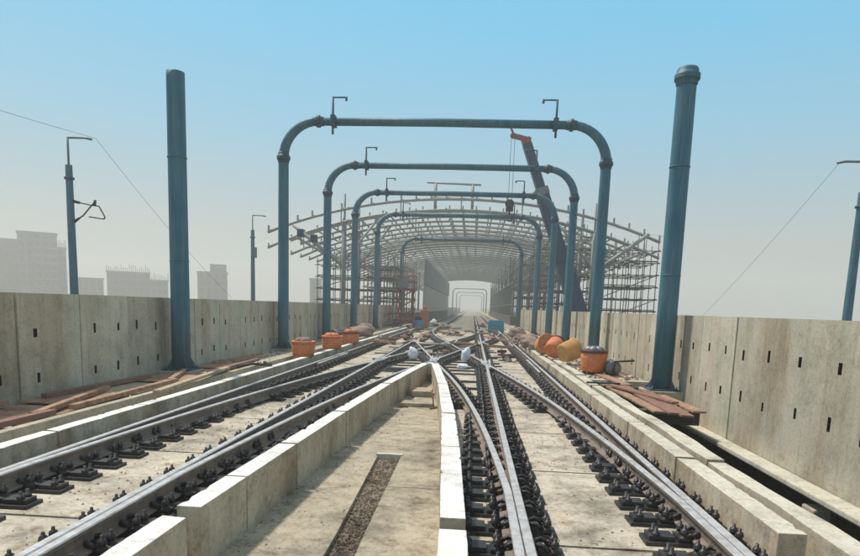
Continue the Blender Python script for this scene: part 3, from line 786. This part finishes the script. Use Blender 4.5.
def sack(label, loc, sx, sy, sz, mat, name='sack', cat='sack', group=None, seed=0):
    random.seed(seed+len(label))
    bm = bmesh.new(); bmesh.ops.create_icosphere(bm, subdivisions=3, radius=1)
    ph = [random.uniform(0, 6) for _ in range(6)]
    for v in bm.verts:
        c = v.co; k = 1+.16*math.sin(3.1*c.x+ph[0])*math.cos(2.7*c.y+ph[1])+.10*math.sin(7*c.z+ph[2]+3*c.x)+.05*math.sin(13*c.y+ph[3])
        c *= k; c.x *= sx; c.y *= sy; c.z = max(c.z, -.75)*sz+sz*.72
    me = bpy.data.meshes.new(name); bm.to_mesh(me); bm.free(); me.materials.append(mat)
    for p in me.polygons: p.use_smooth = True
    o = link(name, me, None, loc=loc); return tag(o, label, cat, group)
sack('white sack slumped left of the white nose block', (-1.93, 20.7, .02), .16, .17, .26, M['white'], seed=1)
sack('bluish white sack standing between the rails right of the crossing centre', (-.17, 20.9, .02), .16, .17, .27, M['white'], seed=2)
sack('small white plastic bag lying on the slab in front of the bluish sack', (-.22, 18.6, .01), .17, .14, .08, M['white'], seed=3)
sack('small white helmet sized bag on the left track far down near the station', (-3.6, 58, .02), .34, .34, .36, M['white'], seed=5)
for k, (x, y, s) in enumerate(((2.5, 24.2, .34), (2.45, 26.0, .38), (2.6, 28.2, .42), (2.5, 30.5, .38), (2.5, 35, .5), (3.3, 22.6, .28))):
    sack(['brown dusty bag directly behind the farthest amber tub', 'second brown dusty bag in the heap behind the amber tubs', 'large brown dusty bag in the middle of the right walkway heap',
          'brown dusty bag behind the large one on the right walkway', 'far brown dusty bag near the cyan sheet', 'small brown dusty bag at the foot of the second right portal post'][k],
         (x, y, .25), s, s*1.2, s*.7, M['dustbag'], seed=20+k, group='dusty bags on the right walkway')
for k, (x, y) in enumerate(((-5.6, 27.0), (-5.5, 30.5), (-5.9, 34.0))):
    sack(['nearest dark heap of bags on the left walkway beyond the orange tubs', 'middle dark heap of bags on the left walkway', 'farthest dark heap of bags on the left walkway'][k], (x, y, .2), .55, .7, .34, M['black'] if k == 0 else M['dustbag'], seed=40+k, group='heaps on the left walkway')
# cyan sheet covered crate and blue bundle
tag(MB().box(-.7, .5, -.5, .5, 0, .85).box(-.6, .4, -.4, .4, .853, .93).build('covered_crate', M['cyan'], bevel=.06, loc=(1.9, 48, .02)), 'cyan covered crate standing near the right track before the station', 'crate')
t = thing('covered_drum', 'blue wrapped drum with dark lid on the left track before the station', 'drum', (-4.2, 48.5, .02))
MB().lathe([(.40, 0), (.46, .08), (.43, .4), (.45, .6), (.38, .72)], 14, jag=.06).build('wrap', M['blue'], t); MB().lathe([(.25, .70), (.26, .9), (.14, 1.0)], 12).build('lid', M['black'], t)
# red lift
t = thing('scissor_lift', 'tall red access lift standing left of the track at the station mouth', 'lift', (-5.3, 49.5, .2))
MB().box(-.8, .8, -1.1, 1.1, .25, .6).build('chassis', M['red'], t, bevel=.04)
for z in (.6, 1.35, 2.1):
    MB().bar((-.55, -.9, z), (-.55, .9, z+.75), .08, .12).bar((-.55, .9, z), (-.55, -.9, z+.75), .08, .12).bar((.55, -.9, z), (.55, .9, z+.75), .08, .12).bar((.55, .9, z), (.55, -.9, z+.75), .08, .12).bar((-.6, -.9, z), (.6, -.9, z+.72), .08, .1).build('scissor_arms', M['red'], t)
MB().box(-.75, .75, -1.1, 1.1, 2.85, 2.97).build('platform', M['red'], t, bevel=.02)
mb = MB()
for x in (-.72, 0, .72):
    for y in (-1.05, 1.05): mb.tube([(x, y, 2.95), (x, y, 3.95)], .04, 6)
for z in (3.45, 3.95): mb.tube([(-.72, -1.05, z), (.72, -1.05, z), (.72, 1.05, z), (-.72, 1.05, z), (-.72, -1.05, z)], .04, 6)
mb.build('guard_rail', M['red'], t)
MB().box(-.6, .2, -1.16, -1.1, 3.0, 3.7).build('control_panel', M['sheet'], t)
lw = MB().lathe([(.15, -.1), (.28, -.1), (.28, .1), (.15, .1)], 12, 0, Matrix.Rotation(PI/2, 4, 'Y')).mesh('wheel', [M['black']])
for (x, y) in ((-.75, -.8), (.75, -.8), (.75, .8), (-.75, .8)): link('wheel', lw, t, loc=(x, y, .28))
tag(MB().box(-.3, .3, -.3, .3, 0, 1.5).tube([(0, 0, 1.5), (0, 0, 1.8)], .2, 8).build('orange_cabinet', M['orange'], bevel=.05, loc=(-4.0, 52, .02)), 'narrow orange cabinet just right of the red lift', 'cabinet')

# heaps of track parts far down the viaduct
random.seed(77)
heapl = ['dark heap of clips on the slab just beyond the cast centre crossing', 'dark heap of clips between the left rails short of the blue drum', 'dark heap of fittings left of the cyan crate', 'dark heap of fittings between the right rails near the station',
         'dark heap of fittings at the left kerb beyond the third orange tub', 'dark heap of fittings behind the hose loop', 'dark heap of fittings at the right kerb below the brown bags', 'dark heap of fittings at the station mouth', 'dark heap of fittings inside the station on the left track', 'dark heap of fittings inside the station on the right track', 'dark heap of fittings left of the white sack', 'dark heap of fittings right of the bluish sack']
for k, (x, y, n_) in enumerate(((-1.1, 22.2, 16), (-3.3, 33, 22), (.6, 44, 24), (1.2, 36, 20), (-4.3, 29, 22), (-1.2, 40, 24), (2.1, 29.5, 18), (-2.2, 52, 26), (-3.4, 57, 26), (1.0, 60, 26), (-2.2, 22.6, 14), (1.1, 21.8, 14))):
    t = thing('fittings_heap', heapl[k], 'heap', (x, y, .03), 'heaps of fittings on the crossover')
    for _ in range(n_):
        r_ = random.random(); a = random.uniform(0, 6.3); d = abs(random.gauss(0, .38)); mb = MB()
        m_ = Matrix.Translation((d*math.cos(a), d*math.sin(a), .05+max(0, .3-d*.5)*random.random())) @ Matrix.Rotation(random.uniform(0, 6), 4, 'Z') @ Matrix.Rotation(random.uniform(-.7, .7), 4, 'X')
        if r_ < .5: mb.obox(m_, random.uniform(.15, .5), random.uniform(.08, .16), random.uniform(.03, .09)); nm, ma = 'clip_plate', random.choice(['iron', 'iron', 'wood_red'])
        elif r_ < .8: mb.lathe([(.03, -.12), (.05, -.12), (.05, -.08), (.025, -.07), (.025, .12)], 7, 0, m_); nm, ma = 'track_bolt', random.choice(['iron', 'wood_red'])
        else: mb.obox(m_, random.uniform(.1, .3), random.uniform(.1, .2), random.uniform(.08, .2)); nm, ma = 'packing_block', random.choice(['white', 'ledge', 'pvc'])
        mb.build(nm, M[ma], t)
# boards on the left walkway
random.seed(11)
pl = []
yy = 4.2; k = 0
where = ['nearest the picture edge', 'second from the picture edge', 'third from the picture edge', 'lying below the first wall joint', 'lying below the second wall joint', 'just short of the foreground post', 'at the foot of the foreground post', 'just past the foreground post', 'ninth along the left wall', 'tenth along the left wall']
for k in range(8):
    L = 1.25; y = 5.0+k*1.36
    o = MB().box(-.52, .50, -L/2, L/2, 0, .02).build('shutter_board', M['wood'] if k % 4 else M['wood_pale'], loc=(-5.95+random.uniform(-.06, .06), y, .215+.022*(k % 2)), bevel=.003)
    o.rotation_euler = (random.uniform(-.004, .004), random.uniform(-.008, .008), random.uniform(-.05, .05))
    tag(o, 'flat brown plywood sheet on the left walkway, '+where[k], 'board', 'plywood sheets along the left wall')
for k, (x, y, L, a, z, m_) in enumerate(((-6.35, 6.6, 3.0, .05, .262, 'wood'), (-5.42, 6.0, 3.2, -.02, .265, 'wood_red'), (-5.75, 8.6, 2.6, .22, .265, 'wood'), (-6.3, 10.2, 2.8, -.05, .262, 'wood_red'), (-5.45, 9.6, 3.2, .03, .263, 'wood'), (-5.9, 12.2, 2.4, .3, .264, 'wood'), (-5.5, 14.2, 3.4, .04, .262, 'wood_red'), (-6.15, 16.2, 3.0, -.06, .262, 'wood'))):
    o = MB().box(-.05, .05, -L/2, L/2, 0, .07).build('timber_batten', M[m_], loc=(x, y, z), bevel=.004); o.rotation_euler = (0, 0, a)
    tag(o, ['long brown batten against the left wall nearest the camera', 'reddish batten along the trough edge nearest the camera', 'brown batten lying askew across the nearer plywood sheets', 'reddish batten against the left wall before the foreground post',
            'brown batten along the trough edge below the second wall joint', 'short brown batten lying askew in front of the foreground post', 'reddish batten along the trough edge beyond the foreground post', 'brown batten at the wall beyond the foreground post'][k], 'batten', 'battens along the left wall')
o = MB().box(-.06, .06, -1.9, 1.9, 0, .05).build('timber_plank', M['wood_pale'], loc=(-5.08, 11.2, .33), bevel=.004); o.rotation_euler = (0, 0, .10)
tag(o, 'long pale plank lying askew over the left trough near the foreground post', 'plank')
tag(MB().tube([(-.25, -.3, 0), (0, -.1, .06), (.2, 0, .04), (.3, .4, .0), (.1, .5, .05)], .035, 6).build('bent_bar', M['iron'], loc=(-5.0, 13.9, .33)), 'small dark bent bar lying on the left trough past the pale plank', 'steel bar')

# timber platform around the right foreground post
random.seed(5)
lbs = ['outermost red brown board of the stack, at the track side', 'second red brown board of the stack beside the right foreground post', 'third board of the stack beside the right foreground post', 'wall side board of the stack beside the right foreground post',
       'top loose board lying askew on the stack beside the right foreground post', 'lower loose board behind the right foreground post']
for k, (x, y, L, a, z, m_, w_) in enumerate(((3.02, 12.1, 4.0, .03, .24, 'wood', .2), (3.26, 11.6, 3.4, .0, .262, 'wood_red', .2), (3.48, 11.3, 3.1, -.05, .25, 'wood_red', .2), (3.74, 11.3, 2.1, .02, .235, 'wood', .22),
                                    (3.25, 12.0, 2.3, .28, .30, 'wood_red', .14), (3.3, 14.9, 2.6, .08, .262, 'wood', .22))):
    o = MB().box(-w_/2, w_/2, -L/2, L/2, 0, .035).build('timber_plank', M[m_], loc=(x, y, z), bevel=.004); o.rotation_euler = (random.uniform(-.008, .008), random.uniform(-.03, .03), a)
    tag(o, lbs[k], 'plank', 'boards stacked beside the right foreground post')
for k, y in enumerate((10.5, 12.2, 13.7)):
    tag(MB().box(-.5, .42, -.05, .05, .44, .66).build('support_bearer', M['iron'], loc=(3.42, y, -.44), bevel=.006), ['nearest', 'middle', 'farthest'][k]+' dark bearer holding up the boards at the right foreground post', 'bearer', 'bearers under the right boards')
tag(MB().box(-.25, .45, -.06, .06, 0, .03).build('flat_bar', M['black'], loc=(2.75, 13.4, .31)), 'flat black steel bar lying across the right trough below the upright tub', 'steel bar')
tag(MB().lathe([(.0, 0), (.19, 0), (.2, .03), (.17, .05), (.17, .5), (.2, .52), (.19, .55), (0, .55)], 14, 0, Matrix.Rotation(PI/2, 4, 'X')).build('pipe_spool', M['galv'], loc=(3.55, 16.2, .45)), 'grey flanged pipe spool lying right of the upright orange tub', 'pipe')
tag(MB().tube([(3.55, 15.6, .25), (3.55, 15.6, .62), (4.1, 15.9, .64)], .03, 6).build('cable_hook', M['black']), 'black bent tube propped between the tub and the right wall', 'tube')
# things in the right trench
random.seed(3)
tag(MB().tube([(4.02, y, -.36+.02*math.sin(y*3)) for y in [2+.5*i for i in range(9)]], .06, 8).build('teal_duct', M['teal']), 'teal duct lying in the dark trench at the foot of the right wall', 'duct')
for k, y in enumerate((5.6, 7.4)):
    tag(MB().box(.16, .36, -.14, .14, -1.0, -.36).build('bracket_block', M['ledge'], loc=(3.9, y, -.02), bevel=.02), ['nearer', 'farther'][k]+' small concrete block set in the trench under the right wall', 'concrete block', 'blocks in the right trench')
# rubble and dust crumbs
def crumbs(name, n, fn, mat, smin, smax, seed):
    random.seed(seed); mb = MB()
    for _ in range(n):
        x, y, z = fn(); r_ = random.uniform(smin, smax)
        m_ = Matrix.Translation((x, y, z+r_*.3)) @ Matrix.Rotation(random.uniform(0, 6), 4, 'Z') @ Matrix.Rotation(random.uniform(-.6, .6), 4, 'X')
        a, b_, c = r_, r_*random.uniform(.5, 1), r_*random.uniform(.4, .8)
        vs = [m_ @ Vector(v) for v in ((-a, -b_, -c), (a, -b_*.7, -c), (a*.6, b_, -c), (-a*.8, b_*.8, -c), (-a*.4, -b_*.5, c), (a*.6, -b_*.2, c*.8), (.1*a, b_*.6, c*.9))]
        mb.add(vs, [(0, 3, 2, 1), (0, 1, 5, 4), (1, 2, 6, 5), (2, 3, 6), (3, 0, 4, 6), (4, 5, 6)])
    tag(mb.build(name, mat), None, kind='stuff')
ru = random.uniform
def in_recess():
    y = ru(3.3, 8.0); return (ru(recL(y)+.01, recR(y)-.01), y, -.225)
def on_pit():
    y = ru(3.3, 15); k = random.random()
    x = lR(y)+.01+abs(random.gauss(0, .12)) if k < .55 else (rL(y)-abs(random.gauss(0, .05))-.02 if k < .75 else ru(lR(y)+.1, rL(y)-.1))
    return (x, y, -.178)
def on_slab():
    y = 3.2+abs(random.gauss(0, 14)); k = random.random()
    if y < 16.6: x = ru(XA+.2, lL(y)-.02) if k < .5 else ru(rR(y)+.02, 2.24)
    else: x = ru(-4.6, 2.3)
    return (x, y, 0)
def on_left():
    return (ru(-6.55, -5.3), 4.5+abs(random.gauss(0, 10)), .2)
def on_right():
    return (ru(2.85, 4.1), 14.8+abs(random.gauss(0, 9)), .25)
crumbs('recess_rubble', 2200, in_recess, M['dirt'], .004, .018, 1)
crumbs('pit_rubble', 900, on_pit, M['pit'], .004, .016, 2)
crumbs('slab_rubble', 2600, on_slab, M['block'], .004, .017, 3)
crumbs('walkway_rubble', 900, on_left, M['dirt'], .008, .035, 4)
crumbs('walkway_rubble', 900, on_right, M['dustbag'], .010, .05, 5)
# white hose loop on the crossover
tag(MB().tube([(-1.6+.9*math.cos(a)*(1 if True else 1), 29.5+3.6*math.sin(a), .25+.03*math.sin(3*a)) for a in [math.radians(160+i*11) for i in range(21)]], .05, 6).build('hose', M['pvc']), 'pale hose lying in a loop over the middle of the crossover', 'hose')
# scattered offcuts between the far rails
random.seed(9)
pl = ['beside the outermost left rail', 'between the left rails', 'in front of the blue wrapped drum', 'right of the blue wrapped drum', 'near the pale hose loop', 'behind the pale hose loop', 'left of the cyan crate', 'at the outermost right rail', 'between the right rails', 'on the slab below the fourth portal', 'by the station mouth', 'under the red lift side', 'short of the far left crossing', 'just past the far left crossing', 'short of the far right crossing', 'just past the far right crossing', 'well inside the station on the left', 'well inside the station on the right', 'beside the far check rail', 'between hose loop and left kerb']
for k, (x, y) in enumerate(((-3.8, 26), (-3.4, 31), (-2.6, 34.5), (-1.9, 38), (-.4, 27), (-.9, 35), (.7, 38.5), (1.6, 31), (1.1, 25.5), (-.2, 41), (-1.2, 46), (-4.0, 45), (-3.5, 37), (-2.0, 43), (.9, 34), (1.4, 44.5), (-2.5, 55), (.6, 57), (-3.9, 28.8), (-2.6, 29.8))):
    o = MB().box(-.5, .5, -.07, .07, 0, .06).box(-.3, .65, .05, .17, .06, .10).build('timber_offcut', M[random.choice(['wood', 'wood_red', 'wood_pale', 'wood'])], loc=(x, y, .24), bevel=.004)
    o.rotation_euler = (0, random.uniform(-.06, .06), random.uniform(-1.2, 1.2)); tag(o, 'wooden offcut lying far down the tracks '+pl[k], 'offcut', 'offcuts on the crossover')

# ------------------------------------------------------------------ buildings
def building(label, x, y, wd, dp, ztop, floors, bays, mat, name='apartment_building', balcony=(), bare=False, roofbox=None):
    t = thing(name, label, 'building', (x, y, GZ), 'far buildings beyond the left wall', rz=math.atan2(-x, y))
    wd *= math.cos(math.atan2(-x, y))
    H = ztop-GZ
    fh = 3.1
    MB().box(-wd/2, wd/2, 0, dp, 0, H).build('wall', mat, t)
    MB().box(-wd/2-.3, wd/2+.3, -.3, dp+.3, H+.003, H+.55).build('roof', mat, t)
    bw = wd/bays
    win = MB().box(-.85, .85, -.06, .1, 0, 1.7).box(-1.0, 1.0, -.45, -.07, 1.75, 1.9, 1).box(-.95, .95, -.2, -.07, -.15, -.02, 1).mesh('window', [M['glass'], mat])
    bal = MB().box(-bw*.46, bw*.46, -1.3, -.01, 0, .15).box(-bw*.46, bw*.46, -1.3, -1.2, .15, 1.05).mesh('balcony', [mat])
    for i in range(floors):
        z = H-(i+1)*fh+.9
        if z < 11: break
        for b in range(bays):
            xx = -wd/2+bw*(b+.5)
            link('window', win, t, loc=(xx, 0, z))
            if b in balcony: link('balcony', bal, t, loc=(xx, 0, z-.9))
    if roofbox:
        MB().box(roofbox[0], roofbox[1], 2, 6, H+.56, H+roofbox[2]).build('stair_tower', mat, t)
    if bare:
        rb = MB()
        for i in range(bays*3+1):
            xx = -wd/2+wd*i/(bays*3)
            rb.box(xx-.12, xx+.12, .2, .44, H+.5, H+1.5+random.uniform(.3, 2.4))
        rb.build('starter_bars', mat, t)
    return t
random.seed(21)
building('large pale apartment block with balconies at the left picture edge', -176.7, 245, 16.9, 16, 25.8, 7, 5, M['bld'], balcony=(2, 3, 4))
building('lower wing left of the large apartment block, cut by the picture edge', -197.6, 252, 16, 12, 23.6, 6, 5, M['bld2'])
building('slim open concrete frame right behind the left bracket mast', -178.2, 262, 3.8, 8, 21.3, 6, 2, M['bld'], name='unfinished_building', bare=True)
building('low grey house between the bracket mast and the foreground post', -177.6, 280, 13.5, 10, 9.2, 3, 4, M['bld2'], name='low_house')
building('long unfinished building bristling with starter bars left of the foreground post', -154.3, 272, 20, 12, 12.2, 4, 7, M['bld2'], name='unfinished_building', bare=True)
building('small unfinished building with starter bars directly left of the foreground post', -135.1, 262, 8, 10, 8.7, 3, 3, M['bld'], name='unfinished_building', bare=True)
building('narrow tower block with a roof hut right of the foreground post', -114.9, 270, 13.6, 12, 13.2, 5, 4, M['bld2'], roofbox=(-1, 5.9, 4.0))
building('small distant block seen between the first two left portal posts', -70, 275, 5.4, 8, 12.0, 4, 2, M['bld2'])

# ------------------------------------------------------------------ render settings
S.view_settings.view_transform = 'Standard'; S.view_settings.look = 'None'
S.view_settings.exposure = .2; S.view_settings.gamma = 1
try: S.view_settings.use_curve_mapping = False
except Exception: pass
S.render.engine = 'CYCLES'
S.cycles.volume_bounces = 1
S.render.resolution_x = 1024; S.render.resolution_y = 662
